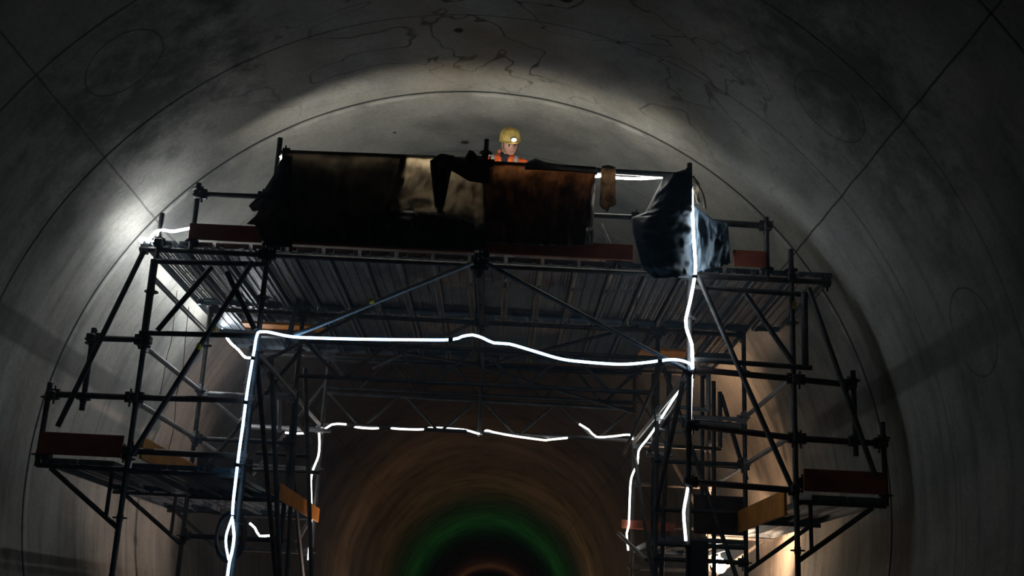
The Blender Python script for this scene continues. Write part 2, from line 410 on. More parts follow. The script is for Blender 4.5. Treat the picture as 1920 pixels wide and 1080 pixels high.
for (a, b, y, m, r) in (((1240, 783), (1400, 800), 12.15, 'alu', .03), ((1236, 806), (1280, 810), 12.15, 'alu', .022), ((1262, 762), (1332, 770), 12.1, 'alu', .022),
                     ((1212, 851), (1260, 855), 12.9, 'alu', .03), ((1212, 832), (1260, 834), 12.9, 'alu', .018), ((1260, 836), (1352, 842), 12.4, 'tube', .02), ((1290, 868), (1405, 878), 12.2, 'tube', .024),
                     ((520, 742), (545, 744), 12.4, 'alu', .035), ((525, 722), (548, 724), 12.4, 'alu', .018), ((450, 800), (620, 808), 13.9, 'alu', .024),
                     ((480, 850), (580, 856), 12.2, 'tube', .02), ((450, 880), (600, 886), 12.8, 'tube', .022)):
    ledger(at(*a, y), at(*b, y), m, r, False, 'ledger')
# braces of the wide opening
brace(W(XM-.06, 9.96, ZD-.09), at(552, 629, 9.9), 'alu', .021); brace(W(XM+.06, 9.96, ZD-.09), at(1296, 698, 9.96), 'tube', .021)
for (a, ya, b, yb) in (((700, 576), 11.4, (470, 690), 10.3), ((898, 686), 14.0, (640, 640), 12.6), ((905, 686), 14.0, (1196, 612), 12.0), ((905, 690), 14.1, (1192, 775), 14.1),
                       ((700, 690), 14.0, (900, 600), 12.1), ((1245, 677), 10.2, (1170, 850), 13.6), ((905, 478), 10.1, (905, 690), 14.0)):
    brace(at(*a, ya), at(*b, yb), 'tube', .018)
# guard rails of the upper deck
for (a, b, y, r) in (((528, 287), (911, 303), 10.0, .028), ((911, 308), (1294, 330), 10.0, .028), ((530, 371), (911, 394), 9.97, .024), ((911, 394), (1200, 408), 9.97, .024),
                     ((372, 364), (500, 369), 10.0, .024), ((1296, 414), (1440, 424), 10.0, .03)):
    ledger(at(*a, y), at(*b, y), 'tube', r, True, 'guard_rail')
for xa, xb in ((XI_L, XI_R),):
    for z in (4.15, 3.7): ledger(W(xa, 14.14, z), W(xb, 14.14, z), 'tube', .024, True, 'guard_rail')
for (p) in ((97, 741), (252, 745), (172, 634), (276, 637), (240, 845), (1294, 692), (1492, 711), (1597, 722), (1293, 797), (1494, 822), (1597, 828), (1655, 832), (1290, 903),
            (1490, 918), (298, 456), (1484, 520), (372, 366), (1440, 424), (911, 480), (88, 855)):
    coupler(at(*p, 9.98), 9.98)
# triangular side brackets under the lower decks
def bracket(y, side):
    bm = bmesh.new()
    xo, xi = (-3.97, XO_L) if side < 0 else (3.345, XO_R)
    z = 1.13
    tube_into(bm, W(xo, y, z), W(xi, y, z), .022); tube_into(bm, W(xo-side*.12, y, z-.02), W(xi, y, z-.50), .022)
    tube_into(bm, W(xi+side*.12, y, z), W(xi+side*.12, y, z-.40), .018)
    bm2 = lk('side_bracket', bm, M['tube'])
for y in ROWS:
    if y > 10: bracket(y, -1); bracket(y, 1)
bracket(10.0, -1); bracket(10.0, 1)
# lattice girders bridging the opening
def girder(y, xa, xb, z0, z1, dz=0.0, pitch=.95):
    g = bpy.data.objects.new('lattice_girder', None); COL.objects.link(g); g.parent = scaf
    g.matrix_parent_inverse = Matrix.Translation(-scaf.location); g.location = W((xa+xb)/2, y, z0)
    inv = Matrix.Translation(-g.location)
    def pt(x, z): return W(x, y, z+dz*(x-xa)/(xb-xa))
    def sub(name, a, b, r):
        bm = bmesh.new(); tube_into(bm, a, b, r, 10); bm.transform(inv)
        o = link(name, bm, M['tube'], g, 'auto'); return o
    sub('chord', pt(xa, z0), pt(xb, z0), .0242); sub('chord', pt(xa, z1), pt(xb, z1), .0242)
    n = round((xb-xa)/pitch); p = (xb-xa)/n
    for k in range(n):
        x = xa+k*p
        sub('web_brace', pt(x+.04, z1), pt(x+p/2-.03, z0), .017); sub('web_brace', pt(x+p-.04, z1), pt(x+p/2+.03, z0), .017)
girder(14.14, XI_L, XI_R, 2.27, 2.66, -.02)
girder(14.14, XI_L, XI_R, 2.72, 3.08, 0, .77)
girder(12.07, XI_L, XI_R, 2.44, 2.82, 0, .95)
# base jacks
for y in ROWS:
    for x in (XI_L, XI_R):
        bm = bmesh.new(); box_into(bm, W(x-.07, y-.07, -H0), W(x+.07, y+.07, -H0+.008)); tube_into(bm, W(x, y, -H0), W(x, y, -H0+.3), .019); tube_into(bm, W(x, y, -H0+.28), W(x, y, -H0+.31), .045)
        lk('base_jack', bm, M['alu'])
# yellow marker tape on two tubes
for (a, b, y, r) in (((402, 612), (400, 622), 12.07, .027), ((376, 645), (371, 655), 9.9, .027), ((692, 566), (700, 563), 9.9, .025), ((1487, 566), (1487, 580), 10.0, .027)):
    bm = bmesh.new(); tube_into(bm, at(*a, y), at(*b, y), r, 12); lk('marker_tape', bm, M['yellow'])

# ------------------------------------------------------------------ steel planks
PLW, PLL = .30, 2.02
def plank_mesh():
    bm = bmesh.new()
    nx, ny = 8, 54; ix = .02; cw = (PLW-2*ix)/nx; cl = (PLL-.06)/ny
    y0 = -PLL/2+.03
    cache = {}
    def V(x, y, z=0.0):
        k = (round(x, 5), round(y, 5), round(z, 5))
        if k not in cache: cache[k] = bm.verts.new(k)
        return cache[k]
    for i in range(nx):
        for j in range(ny):
            xa = -PLW/2+ix+i*cw; ya = y0+j*cl; xc, yc = xa+cw/2, ya+cl/2
            if (i in (3, 4) and True) and j % 9 == 8:
                bm.faces.new((V(xa, ya), V(xa+cw, ya), V(xa+cw, ya+cl), V(xa, ya+cl))); continue
            outer = [(xa, ya), (xc, ya), (xa+cw, ya), (xa+cw, yc), (xa+cw, ya+cl), (xc, ya+cl), (xa, ya+cl), (xa, yc)]
            inner = []
            for (ox, oy) in outer:
                dx, dy = ox-xc, oy-yc; L = math.hypot(dx, dy); inner.append((xc+dx/L*.0085, yc+dy/L*.0085))
            for k in range(8):
                a, b = outer[k], outer[(k+1) % 8]; c, d = inner[(k+1) % 8], inner[k]
                bm.faces.new((V(*a), V(*b), V(*c), V(*d)))
    for s in (-1, 1):  # plain margin, flange and return lip
        xo, xi = s*PLW/2, s*(PLW/2-ix); ya, yb = -PLL/2, PLL/2
        for (p, q) in (((xi, 0), (xo, 0)), ((xo, 0), (xo, -.055)), ((xo, -.055), (xo-s*.018, -.055)), ((xo-s*.018, -.055), (xo-s*.018, -.042))):
            bm.faces.new((bm.verts.new((p[0], ya, p[1])), bm.verts.new((q[0], ya, q[1])), bm.verts.new((q[0], yb, q[1])), bm.verts.new((p[0], yb, p[1]))))
        ye = s*PLL/2; yi = s*(PLL/2-.03)
        bm.faces.new([bm.verts.new(v) for v in ((-PLW/2, ye, 0), (PLW/2, ye, 0), (PLW/2, yi, 0), (-PLW/2, yi, 0))])
        bm.faces.new([bm.verts.new(v) for v in ((-PLW/2, ye, 0), (PLW/2, ye, 0), (PLW/2, ye, -.05), (-PLW/2, ye, -.05))])
        for hx in (-.09, .09):   # claws over the ledger
            box_into(bm, (hx-.02, ye-.005 if s > 0 else ye-.035, -.05), (hx+.02, ye+.035 if s > 0 else ye+.005, -.02))
    for xr in (-.05, .05):   # pressed stiffening ribs underneath
        box_into(bm, (xr-.006, -PLL/2+.04, -.014), (xr+.006, PLL/2-.04, -.002))
    me = bpy.data.meshes.new('deck_plank'); bm.normal_update(); bm.to_mesh(me); bm.free(); me.materials.append(M['plank'])
    return me
PM = plank_mesh()
ORD = ['first', 'second', 'third', 'fourth', 'fifth', 'sixth', 'seventh', 'eighth', 'ninth', 'tenth', 'eleventh', 'twelfth', 'thirteenth', 'fourteenth', 'fifteenth',
       'sixteenth', 'seventeenth', 'eighteenth', 'nineteenth', 'twentieth']
rnd = random.Random(4)
def plank(x, y, z, label, group):
    o = bpy.data.objects.new('deck_plank', PM); COL.objects.link(o); o.location = W(x, y, z)
    o.rotation_euler = (0, rnd.uniform(-.006, .006), rnd.uniform(-.002, .002)); tag(o, label, 'plank', group)
NP = 19; x0 = -3.20; pitch = (2.80-x0)/(NP-1)
for r, (y, nm) in enumerate(((11.035, 'front'), (13.105, 'rear'))):
    for k in range(NP):
        if r == 1 and k == NP-1: continue
        side = f'{ORD[k]} from the left' if k < NP//2 else (f'{ORD[NP-1-r-k]} from the right' if k > NP//2 else 'middle one')
        plank(x0+pitch*k, y, ZD, f'grey perforated steel plank of the upper deck, {nm} row, {side}', f'{nm} row planks of the upper deck')
for r, (y, nm) in enumerate(((11.035, 'front'), (13.105, 'rear'))):
    for k, x in enumerate((-3.80, -3.48, -3.02, -2.70, -2.38)):
        if k < 2 or True: plank(x, y, 1.20 if k < 2 else 1.19, f'grey steel plank of the lower left deck, {nm} row, {ORD[k]} from the lining', 'planks of the lower left deck')
    for k, x in enumerate((3.18, 2.86, 2.40, 2.10, 1.80)):
        if k >= 2 and r == 0: continue
        plank(x, y, 1.20 if k < 2 else .95, f'grey steel plank of the lower right deck, {nm} row, {ORD[k]} from the lining', 'planks of the lower right deck')
# ledgers carrying the lower decks
for y in ROWS:
    ledger(W(XO_L, y, 1.12), W(XI_L, y, 1.12), 'tube', heads=False); y > 11 and ledger(W(XI_R, y, .87), W(XO_R, y, .87), 'tube', heads=False)

# ------------------------------------------------------------------ toe boards and loose boards
def board(a, b, h, t, m, label, name='toe_board', cat='board', group=None, thick_dir=None):
    """upright board: lower edge runs a -> b"""
    a, b = Vector(a), Vector(b); bm = bmesh.new(); d = (b-a).normalized()
    n = d.cross(Vector((0, 0, 1))).normalized()*t/2; up = Vector((0, 0, h))
    c = (a+b)/2
    vs = [bm.verts.new(p-c) for p in (a-n, b-n, b+n, a+n, a-n+up, b-n+up, b+n+up, a+n+up)]
    for f in ((0, 1, 2, 3), (7, 6, 5, 4), (0, 4, 5, 1), (1, 5, 6, 2), (2, 6, 7, 3), (3, 7, 4, 0)): bm.faces.new([vs[i] for i in f])
    bmesh.ops.bevel(bm, geom=bm.edges[:], offset=.004, segments=1, affect='EDGES')
    o = link(name, bm, M[m], smooth=False); o.location = c; tag(o, label, cat, group); return o
for (xa, xb, y, m, lab) in ((-2.92, -2.25, 9.95, 'toe', 'short red-brown toe board at the left end of the upper deck'),
                            (-2.18, -.32, 9.95, 'toe', 'long red-brown toe board under the dark tarpaulin, left of the middle post'),
                            (-.24, 1.12, 9.95, 'toe', 'long red-brown toe board under the rust brown tarpaulin'),
                            (2.03, 2.33, 9.95, 'toe', 'short red-brown toe board at the right end of the upper deck')):
    board(W(xa, y, ZD), W(xb, y, ZD), .15, .028, m, lab)
board(W(-3.95, 9.94, 1.22), W(-3.24, 9.94, 1.22), .19, .028, 'toe', 'dark red toe board across the front of the lower left deck')
board(W(2.62, 9.94, 1.22), W(3.33, 9.94, 1.22), .19, .028, 'toe', 'dark red toe board across the front of the lower right deck')
board(W(-3.13, 10.1, 1.24), W(-3.13, 12.05, 1.24), .19, .028, 'toe_orange', 'orange toe board running along the lower left deck beside the outer posts')
board(W(2.50, 10.1, 1.02), W(2.50, 12.05, 1.02), .22, .028, 'toe_orange', 'yellow-orange toe board running along the lower right deck')
board(W(-2.12, 11.4, 1.06), W(-2.12, 13.9, 1.06), .16, .028, 'toe_orange', 'orange toe board on the inner edge of the left tower, by the opening')
board(at(1165, 990, 14.0), at(1265, 997, 14.0), .10, .03, 'toe', 'short red-brown board low on the right tower, beside the far opening')
def flat_board(a, b, wd, t, m, label, name):
    a, b = Vector(a), Vector(b); c = (a+b)/2; L = (b-a).length
    bm = bmesh.new(); box_into(bm, (-L/2, -wd/2, -t/2), (L/2, wd/2, t/2)); bmesh.ops.bevel(bm, geom=bm.edges[:], offset=.004, segments=1, affect='EDGES')
    o = link(name, bm, M[m], smooth=False); o.location = c; o.rotation_euler = (b-a).to_track_quat('X', 'Z').to_euler(); return tag(o, label, 'board')
flat_board(W(-2.95, 12.62, 3.10), W(-2.04, 12.62, 3.10), .30, .03, 'toe_orange', 'orange timber board under the upper deck, above the left tower', 'timber_board')
flat_board(W(1.50, 12.55, 3.00), W(2.12, 12.55, 3.00), .30, .03, 'toe_orange', 'orange timber board under the upper deck, above the right tower', 'timber_board')
for x0_, x1_, lab in ((-3.2, -2.2, 'left'), (1.64, 2.57, 'right')):
    flat_board(W(x0_-.05, 12.78, 3.04), W(x1_+.05, 12.78, 3.04), .10, .06, 'plank', f'grey steel bearer under the upper deck above the {lab} tower', 'bearer')
# dark shuttering boards screening the rear of the lower right tower
board(at(1300, 1000, 12.2), at(1400, 1005, 12.2), .40, .03, 'ledger', 'dark brown board screening the lower right tower beneath the ledger', 'screen_board')
board(at(1288, 1120, 11.6), at(1328, 1122, 11.6), .55, .03, 'black', 'dark board standing left of the floodlight', 'screen_board')
board(at(365, 905, 12.3), at(470, 908, 12.3), .27, .03, 'ledger', 'dark board behind the left tower posts above the lower deck', 'screen_board')

# ------------------------------------------------------------------ tarpaulins
def sample(P, t):
    """point at fraction t of a polyline"""
    L = [math.dist(a[:2], b[:2]) for a, b in zip(P, P[1:])]; T = sum(L)*min(max(t, 0), 1)
    for l, a, b in zip(L, P, P[1:]):
        if T <= l or b is P[-1]:
            k = min(T/l, 1) if l else 0; return [x+(y-x)*k for x, y in zip(a, b)]
        T -= l
def cloth(name, A, Bp, Y, amp, m, label, cat='tarpaulin', nu=60, nv=30, seed=1, fold=9.0, jag=0.0, thick=.004, belly=0.0, parent=None):
    """sheet spanned between two edge polylines given as (u, v[, dY]); folds run from A to B"""
    bm = bmesh.new(); g = []
    for i in range(nu+1):
        t = i/nu; a = sample(A, t); b = sample(Bp, t); row = []
        for j in range(nv+1):
            s = j/nv
            u = a[0]+(b[0]-a[0])*s; v = a[1]+(b[1]-a[1])*s
            dy = (a[2] if len(a) > 2 else 0)*(1-s)+(b[2] if len(b) > 2 else 0)*s
            nn = noise.noise(Vector((t*fold+seed*7, s*1.6, seed)))+.5*noise.noise(Vector((t*fold*2.3+seed, s*4+t*3, 5+seed)))
            nn += .35*noise.noise(Vector((t*fold*4+s*5, s*9, 9+seed)))
            if j == nv: v += jag*noise.noise(Vector((t*17, seed, 3.3)))*2
            env = min(1, s*5)*(.25+.75*math.sin(PI*min(1, s*1.2+.08))) if s < .8 else .8
            row.append(bm.verts.new(at(u, v, Y+dy+amp*nn*env-belly*math.sin(PI*s))))
        g.append(row)
    for i in range(nu):
        for j in range(nv): bm.faces.new((g[i][j], g[i+1][j], g[i+1][j+1], g[i][j+1]))
    c = sum((v.co for v in bm.verts), Vector())/len(bm.verts)
    for v in bm.verts: v.co -= c
    o = link(name, bm, M[m]); o.location = c
    sm = o.modifiers.new('thickness', 'SOLIDIFY'); sm.thickness = thick; sm.offset = 0
    if label: tag(o, label, cat)
    return o
TY = 9.90
cloth('tarpaulin', [(530, 281, .07), (640, 285, .07), (720, 288, .07), (764, 290, .07)], [(520, 450), (620, 456), (700, 460), (740, 463)], TY, .05, 'tarp_dark',
      'black tarpaulin hanging over the guard rail, left end of the upper deck', seed=2, fold=7)
cloth('tarpaulin', [(752, 289, .09), (800, 291, .09), (840, 293, .09), (912, 296, .09)], [(730, 395), (795, 400), (850, 410), (908, 430)], TY-.02, .05, 'tarp_grey',
      'crumpled grey film sheet lit from behind, left of the middle post', seed=5, fold=6, jag=10)
cloth('tarpaulin', [(806, 302, .05), (826, 288, .05), (852, 292, .05)], [(815, 385), (828, 400), (834, 380)], TY-.05, .05, 'tarp_dark',
      'bunched black sheet tied beside the middle post', seed=8, fold=5, jag=8)
cloth('tarpaulin', [(905, 301, .07), (1000, 306, .07), (1060, 309, .07), (1117, 313, .07)], [(903, 455), (1000, 460), (1060, 462), (1112, 458)], TY, .055, 'tarp_rust',
      'rust brown tarpaulin hanging below the worker', seed=11, fold=11, nv=40, nu=90)
cloth('tarpaulin', [(700, 395, .04), (800, 400, .04), (912, 408, .04)], [(690, 462), (800, 466), (912, 470)], TY-.02, .03, 'tarp_dark', 'black sheet covering the lower half of the rail bay left of the middle post', seed=13, fold=6)
# flying left end with torn tips
cloth('tarpaulin', [(530, 292), (515, 325), (494, 358), (466, 386), (474, 397), (487, 390), (480, 404), (462, 420), (478, 421), (487, 444), (500, 462)],
      [(548, 292), (548, 330), (548, 350), (548, 370), (548, 385), (548, 395), (548, 410), (548, 420), (548, 430), (548, 450), (548, 464)], TY-.03, .05, 'tarp_dark',
      'torn black tarpaulin end flying out past the left rail post', nu=70, nv=16, seed=21, fold=6)
# lump of sheet tied on top of the rail
cloth('tarpaulin', [(820, 296, .05), (832, 288, .05), (845, 292, .05), (870, 298, .05), (880, 281, .05), (888, 284, .05), (900, 298, .05), (915, 296, .05)], [(820, 312), (840, 316), (880, 340), (918, 345)],
      TY-.04, .04, 'tarp_dark', 'knotted black sheet sticking up over the rail left of the middle post', nu=40, nv=10, seed=23)
cloth('tarpaulin', [(984, 306, .08), (1003, 297, .08), (1022, 304, .08), (1075, 312, .08), (1120, 316, .08)], [(984, 318), (1003, 318), (1022, 319), (1075, 322), (1120, 326)], TY, .01, 'tarp_dark',
      'folded black sheet edge lying along the rail right of the worker', nu=40, nv=6, seed=24)
cloth('rag', [(1128, 311, .06), (1140, 309, .06), (1154, 313, .06)], [(1124, 384), (1136, 396), (1156, 384)], TY-.02, .03, 'rag', 'dirty beige rag hanging from the right rail', 'rag', nu=16, nv=26, seed=31, fold=3, jag=6)
cloth('tarpaulin', [(1244, 330), (1238, 345), (1222, 375), (1210, 398), (1184, 408), (1186, 436), (1196, 470), (1204, 500), (1226, 522)],
      [(1297, 314), (1298, 345), (1298, 375), (1298, 400), (1298, 420), (1299, 445), (1299, 470), (1299, 500), (1300, 520)], TY-.02, .06, 'tarp_blue',
      'big blue-black tarpaulin draped over the right corner post', nu=60, nv=34, seed=41, fold=8, belly=.10)
cloth('tarpaulin', [(1299, 384), (1318, 398), (1338, 412), (1365, 418)], [(1302, 512), (1325, 506), (1345, 500), (1369, 496)], TY+.02, .07, 'tarp_flap',
      'shiny blue-grey tarpaulin flap right of the corner post', nu=36, nv=30, seed=44, fold=4, jag=3)
# frayed strips at the post top
for k, (pts, lab) in enumerate((([(1296, 328), (1306, 342), (1304, 362), (1308, 378)], 'short frayed plastic strip on the right corner post, upper one'),
                                ([(1296, 335), (1310, 350), (1318, 370), (1320, 390)], 'thin frayed plastic strip curling off the right corner post'),
                                ([(1297, 350), (1303, 365), (1307, 380)], 'frayed plastic strip low on the right corner post'))):
    cloth('plastic_strip', pts, [(p[0]+6-k, p[1]+3) for p in pts], 9.86, .03, 'tarp_grey', lab, 'strip', nu=20, nv=3, seed=50+k, fold=4)
# bag and loose tube lying on the deck behind the rail
bm = bmesh.new(); bmesh.ops.create_uvsphere(bm, u_segments=24, v_segments=14, radius=1)
for v in bm.verts:
    n = noise.noise(v.co*1.7); v.co = Vector((v.co.x*.17*(1+.2*n), v.co.y*.13*(1+.2*n), max(v.co.z, -.6)*.085*(1+.4*n)))
o = link('sandbag', bm, M['black']); o.location = W(1.02, 10.25, ZD+.055); tag(o, 'black sack lying on the upper deck behind the toe board, right of the rust tarpaulin', 'bag')
bm = bmesh.new(); a, b = at(1127, 421, 10.15), at(1146, 463, 10.15); tube_into(bm, a-(a+b)/2, b-(a+b)/2, .018, 10)
o = link('short_tube', bm, M['tube'], smooth='auto'); o.location = (a+b)/2; tag(o, 'short dark tube leaning behind the right toe board of the upper deck', 'tube')

# ------------------------------------------------------------------ light ropes
def rope(pts, m, label, r=.012, clips=()):
    bm = bmesh.new(); P = [at(*p) for p in pts]; c = P[0].copy(); path_into(bm, P, r, 8)
    for v in bm.verts: v.co -= c
    o = link('light_rope', bm, M[m]); o.location = c; tag(o, label, 'light rope')
    for (u, v, y, ax) in clips:
        bm = bmesh.new(); p = at(u, v, y)-c; d = Vector((.02, 0, 0)) if ax == 'x' else Vector((0, 0, .016))
        tube_into(bm, p-d, p+d, r*1.7, 10); tube_into(bm, p, p+Vector((0, 11.0-10.9, 0)), .006, 6); link('cable_tie', bm, M['clip'], o, 'auto')
    return o
fy = 9.90
rope([(484, 623, fy), (500, 622, fy), (545, 631, 9.84), (600, 634, fy), (680, 636, fy), (765, 637, fy), (845, 637, fy), (866, 631, fy), (886, 628, fy), (906, 634, fy), (926, 643, fy), (955, 645, fy),
      (1000, 658, fy), (1052, 673, fy), (1100, 679, fy), (1160, 683, fy), (1200, 681, fy), (1240, 676, fy), (1262, 674, fy), (1282, 677, fy), (1296, 684, fy), (1298, 692, fy)],
     'rope', 'bright white light rope strung across the top of the front opening', clips=((845, 637, fy, 'x'), (1237, 676, fy, 'x'), (548, 631, fy, 'x')))
rope([(484, 623, fy), (480, 635, fy), (477, 655, fy), (469, 700, fy), (462, 745, fy), (455, 800, fy), (448, 850, fy), (442, 900, fy), (437, 945, fy), (436, 975, fy), (439, 1005, fy), (435, 1035, fy), (430, 1055, fy), (426, 1085, fy), (423, 1110, fy)],
     'rope', 'bright white light rope running down the left front post', clips=((474, 672, fy, 'z'), (461, 755, fy, 'z'), (444, 872, fy, 'z'), (436, 969, fy, 'z')))
rope([(436, 968, fy-.02), (430, 985, fy-.02), (424, 1005, fy-.02), (424, 1025, fy-.02), (429, 1050, fy-.02)], 'rope', 'short loop of light rope bulging left of the left front post', .010)
rope([(1297, 352, fy), (1298, 390, fy-.03), (1301, 450, fy-.06), (1304, 500, fy-.06), (1302, 521, fy-.06), (1295, 560, fy-.06), (1286, 600, fy-.05), (1289, 622, fy-.04), (1297, 645, fy-.02), (1298, 668, fy), (1299, 690, 9.93)],
     'rope_bright', 'bright white light rope hanging down over the right corner tarpaulin', .013, clips=((1303, 519, fy-.06, 'z'),))
rope([(1299, 695, 10.06), (1296, 730, 10.07), (1294, 800, 10.07), (1293, 890, 10.07), (1290, 912, 10.0), (1287, 930, 9.93), (1282, 960, 9.92), (1284, 990, 9.92), (1286, 1014, 9.94)],
     'rope_rear', 'dimmer light rope running down behind the right front post', .013)
def px(p):
    c = B.transposed() @ (Vector(p)-Vector((0, 0, H0))); return (960+F*c.x/-c.z, 540-F*c.y/-c.z, p[1])
rope([(357, 428, 10.25), (340, 431, 10.15), (322, 434, 10.08), (305, 431, 10.0), (290, 436, 9.96), (281, 447, 9.96)]+[px(W(-3.388, y, ZD+.012)) for y in (10.05, 10.3, 10.8, 11.4, 12.0, 12.6, 13.2)]+
     [(430, 640, 13.2), (447, 656, 13.0), (460, 670, 12.9), (475, 671, 12.9), (490, 674, 12.9)], 'rope_edge', 'white light rope lying along the left edge of the upper deck by the lining', .012)
rope([(526, 293, 9.99), (535, 299, 10.02), (640, 304, 10.03), (730, 307, 10.03), (800, 310, 10.03), (905, 314, 10.03), (925, 320, 10.03), (1000, 325, 10.03), (1060, 328, 10.03), (1118, 331, 10.03), (1150, 325, 10.03), (1200, 328, 10.03), (1247, 331, 10.03)],
     'rope_top', 'warm white light rope hung under the top rail of the upper deck', .012)
rope([(1120, 329, 10.04), (1150, 333, 10.04), (1200, 335, 10.04), (1247, 331.5, 10.04)], 'rope_top', 'second strand of light rope under the right end of the top rail', .012)
rope([(578, 1050, 14.0), (581, 1010, 14.0), (584, 960, 14.1), (583, 900, 14.0), (588, 878, 13.95), (597, 855, 13.95), (599, 830, 13.95), (598, 812, 13.95)], 'rope_rear', 'thin light rope down the left side of the far opening', .012)
rope([(605, 808, 14.05), (622, 796, 14.05), (642, 795, 14.05), (655, 797, 14.2), (668, 801, 14.12), (690, 803, 14.1), (708, 803, 14.12), (720, 799, 14.22), (735, 803, 14.12), (765, 805, 14.1), (793, 805, 14.12), (812, 802, 14.22), (862, 805, 14.22), (880, 808, 14.1), (896, 813, 14.08), (903, 813, 14.2), (912, 807, 14.1), (924, 810, 14.08), (960, 817, 14.05), (1018, 825, 14.05),
      (1026, 825, 14.2), (1034, 824, 14.05), (1064, 821, 14.05)],
     'rope_rear', 'thin light rope strung along the lower chord over the far opening, left and middle part', .012)
rope([(1086, 795, 14.1), (1104, 806, 14.1), (1118, 819, 14.05), (1150, 818, 14.05), (1180, 815, 14.05), (1186, 824, 14.05)], 'rope_rear', 'thin light rope at the right end of the lower chord over the far opening', .012)
rope([(1283, 716, 10.5), (1264, 746, 11.1), (1250, 768, 11.6), (1228, 803, 12.7), (1213, 824, 13.3), (1203, 836, 13.7), (1197, 848, 13.9), (1195, 870, 13.95), (1184, 895, 13.95), (1181, 930, 13.95), (1179, 985, 13.95), (1175, 1000, 13.95), (1178, 1032, 13.95)],
     'rope_rear', 'light rope running back along the right tower and down beside the far opening', .012)
rope([(468, 981, 12.4), (478, 990, 12.4), (487, 1005, 12.4), (508, 1004, 12.5), (520, 1011, 12.5)], 'rope_rear', 'short kinked light rope low in the left tower', .012)
rope([(535, 811, 13.8), (552, 813, 13.8), (572, 812, 13.8)], 'rope_rear', 'short level light rope inside the left tower beside the far opening', .012)
# hanging cables at the left lining
for (pts, lab) in (([(332, 545, 11.3), (327, 590, 11.3), (321, 640, 11.3), (313, 668, 11.3), (306, 710, 11.3), (297, 752, 11.3)], 'thin dark red cable hanging under the left deck edge, left one'),
                   ([(354, 575, 11.6), (348, 630, 11.6), (343, 690, 11.6), (331, 740, 11.6), (326, 800, 11.6), (314, 850, 11.6)], 'thin dark red cable hanging under the left deck edge, right one')):
    bm = bmesh.new(); P = [at(*p) for p in pts]; c = P[0].copy(); path_into(bm, P, .004, 6)
    for v in bm.verts: v.co -= c
    o = link('hanging_cable', bm, M['cable']); o.location = c; tag(o, lab, 'cable')

# ------------------------------------------------------------------ floodlight low right, coil of hose low left
fl = thing('floodlight', 'small warm white floodlight clamped low on the right tower', 'lamp', at(1343, 1062, 13.6))
fd = Vector((.35, -.8, .3)).normalized(); rq = fd.to_track_quat('Z', 'Y').to_matrix().to_4x4()
bm = bmesh.new(); bmesh.ops.create_cone(bm, cap_ends=True, segments=24, radius1=.05, radius2=.085, depth=.12, matrix=rq); link('housing', bm, M['black'], fl, 'auto')
bm = bmesh.new(); bmesh.ops.create_uvsphere(bm, u_segments=24, v_segments=12, radius=.10, matrix=rq @ Matrix.Translation((0, 0, .05)) @ Matrix.Diagonal((1, 1, .5, 1))); link('glass', bm, M['flood'], fl)
bm = bmesh.new(); tube_into(bm, (0, 0, -.02), (0, .1, -.22), .012); link('clamp', bm, M['tube'], fl, 'auto')
lamp('floodlight_beam', 'SPOT', at(1352, 1058, 13.7), (1.0, .60, .36), 420, .06, W(3.6, 15.6, 2.4), 2.3)
hb = thing('hose_coil', 'dark coiled hose hanging on the left front post, behind the light rope loop', 'hose', at(432, 1005, 10.15))
for k in range(5):
    bm = bmesh.new(); R = .14+.008*k
    pts = [Vector((R*.75*math.sin(a), .012*k-.03, R*1.25*math.cos(a))) for a in [2*PI*i/18 for i in range(19)]]
    path_into(bm, pts, .011, 8); link('hose_turn', bm, M['black'], hb)

# ------------------------------------------------------------------ the worker
def loft(bm, secs, n=28, mi=0, cap=(True, True), power=2.3):
    prev = None; first = None
    for (z, cx, cy, rx, ry) in secs:
        ring = []
        for k in range(n):
            a = 2*PI*k/n; ca, sa = math.cos(a), math.sin(a)
            x = math.copysign(abs(ca)**(2/power), ca)*rx; y = math.copysign(abs(sa)**(2/power), sa)*ry
            ring.append(bm.verts.new((cx+x, cy+y, z)))
        if prev:
            for k in range(n):
                f = bm.faces.new((prev[k], prev[(k+1) % n], ring[(k+1) % n], ring[k])); f.material_index = mi
        else: first = ring
        prev = ring
    if cap[0]: bm.faces.new(list(reversed(first))).material_index = mi
    if cap[1]: bm.faces.new(prev).material_index = mi
def limb(bm, pts, rads, mi, n=14):
    P = [Vector(p) for p in pts]; prev = None
    up = Vector((0, -1, 0.1))
    for i, (p, r) in enumerate(zip(P, rads)):
        d = (P[min(i+1, len(P)-1)]-P[max(i-1, 0)]).normalized(); s = d.cross(up).normalized(); u2 = s.cross(d)
        ring = [bm.verts.new(p+r*(math.cos(2*PI*k/n)*s+math.sin(2*PI*k/n)*u2)) for k in range(n)]
        if prev:
            for k in range(n): bm.faces.new((prev[k], prev[(k+1) % n], ring[(k+1) % n], ring[k])).material_index = mi
        else: bm.faces.new(list(reversed(ring))).material_index = mi
        prev = ring
    bm.faces.new(prev).material_index = mi
def hand(bm, wrist, fwd, side, nrm, mi):
    wrist, fwd, side, nrm = map(Vector, (wrist, fwd, side, nrm))
    limb(bm, [wrist, wrist+fwd*.03, wrist+fwd*.06, wrist+fwd*.09], [.026, .034, .038, .034], mi, 12)
    for k, L in enumerate((.070, .080, .075, .058)):
        b = wrist+fwd*.085+side*(.027-.018*k)
        limb(bm, [b, b+fwd*L*.5-nrm*.004, b+fwd*L*.8-nrm*.018, b+fwd*L*.9-nrm*.034], [.0095, .009, .008, .006], mi, 8)
    b = wrist+fwd*.03+side*.032
    limb(bm, [b, b+side*.022+fwd*.025, b+side*.028+fwd*.055-nrm*.01], [.012, .010, .007], mi, 8)
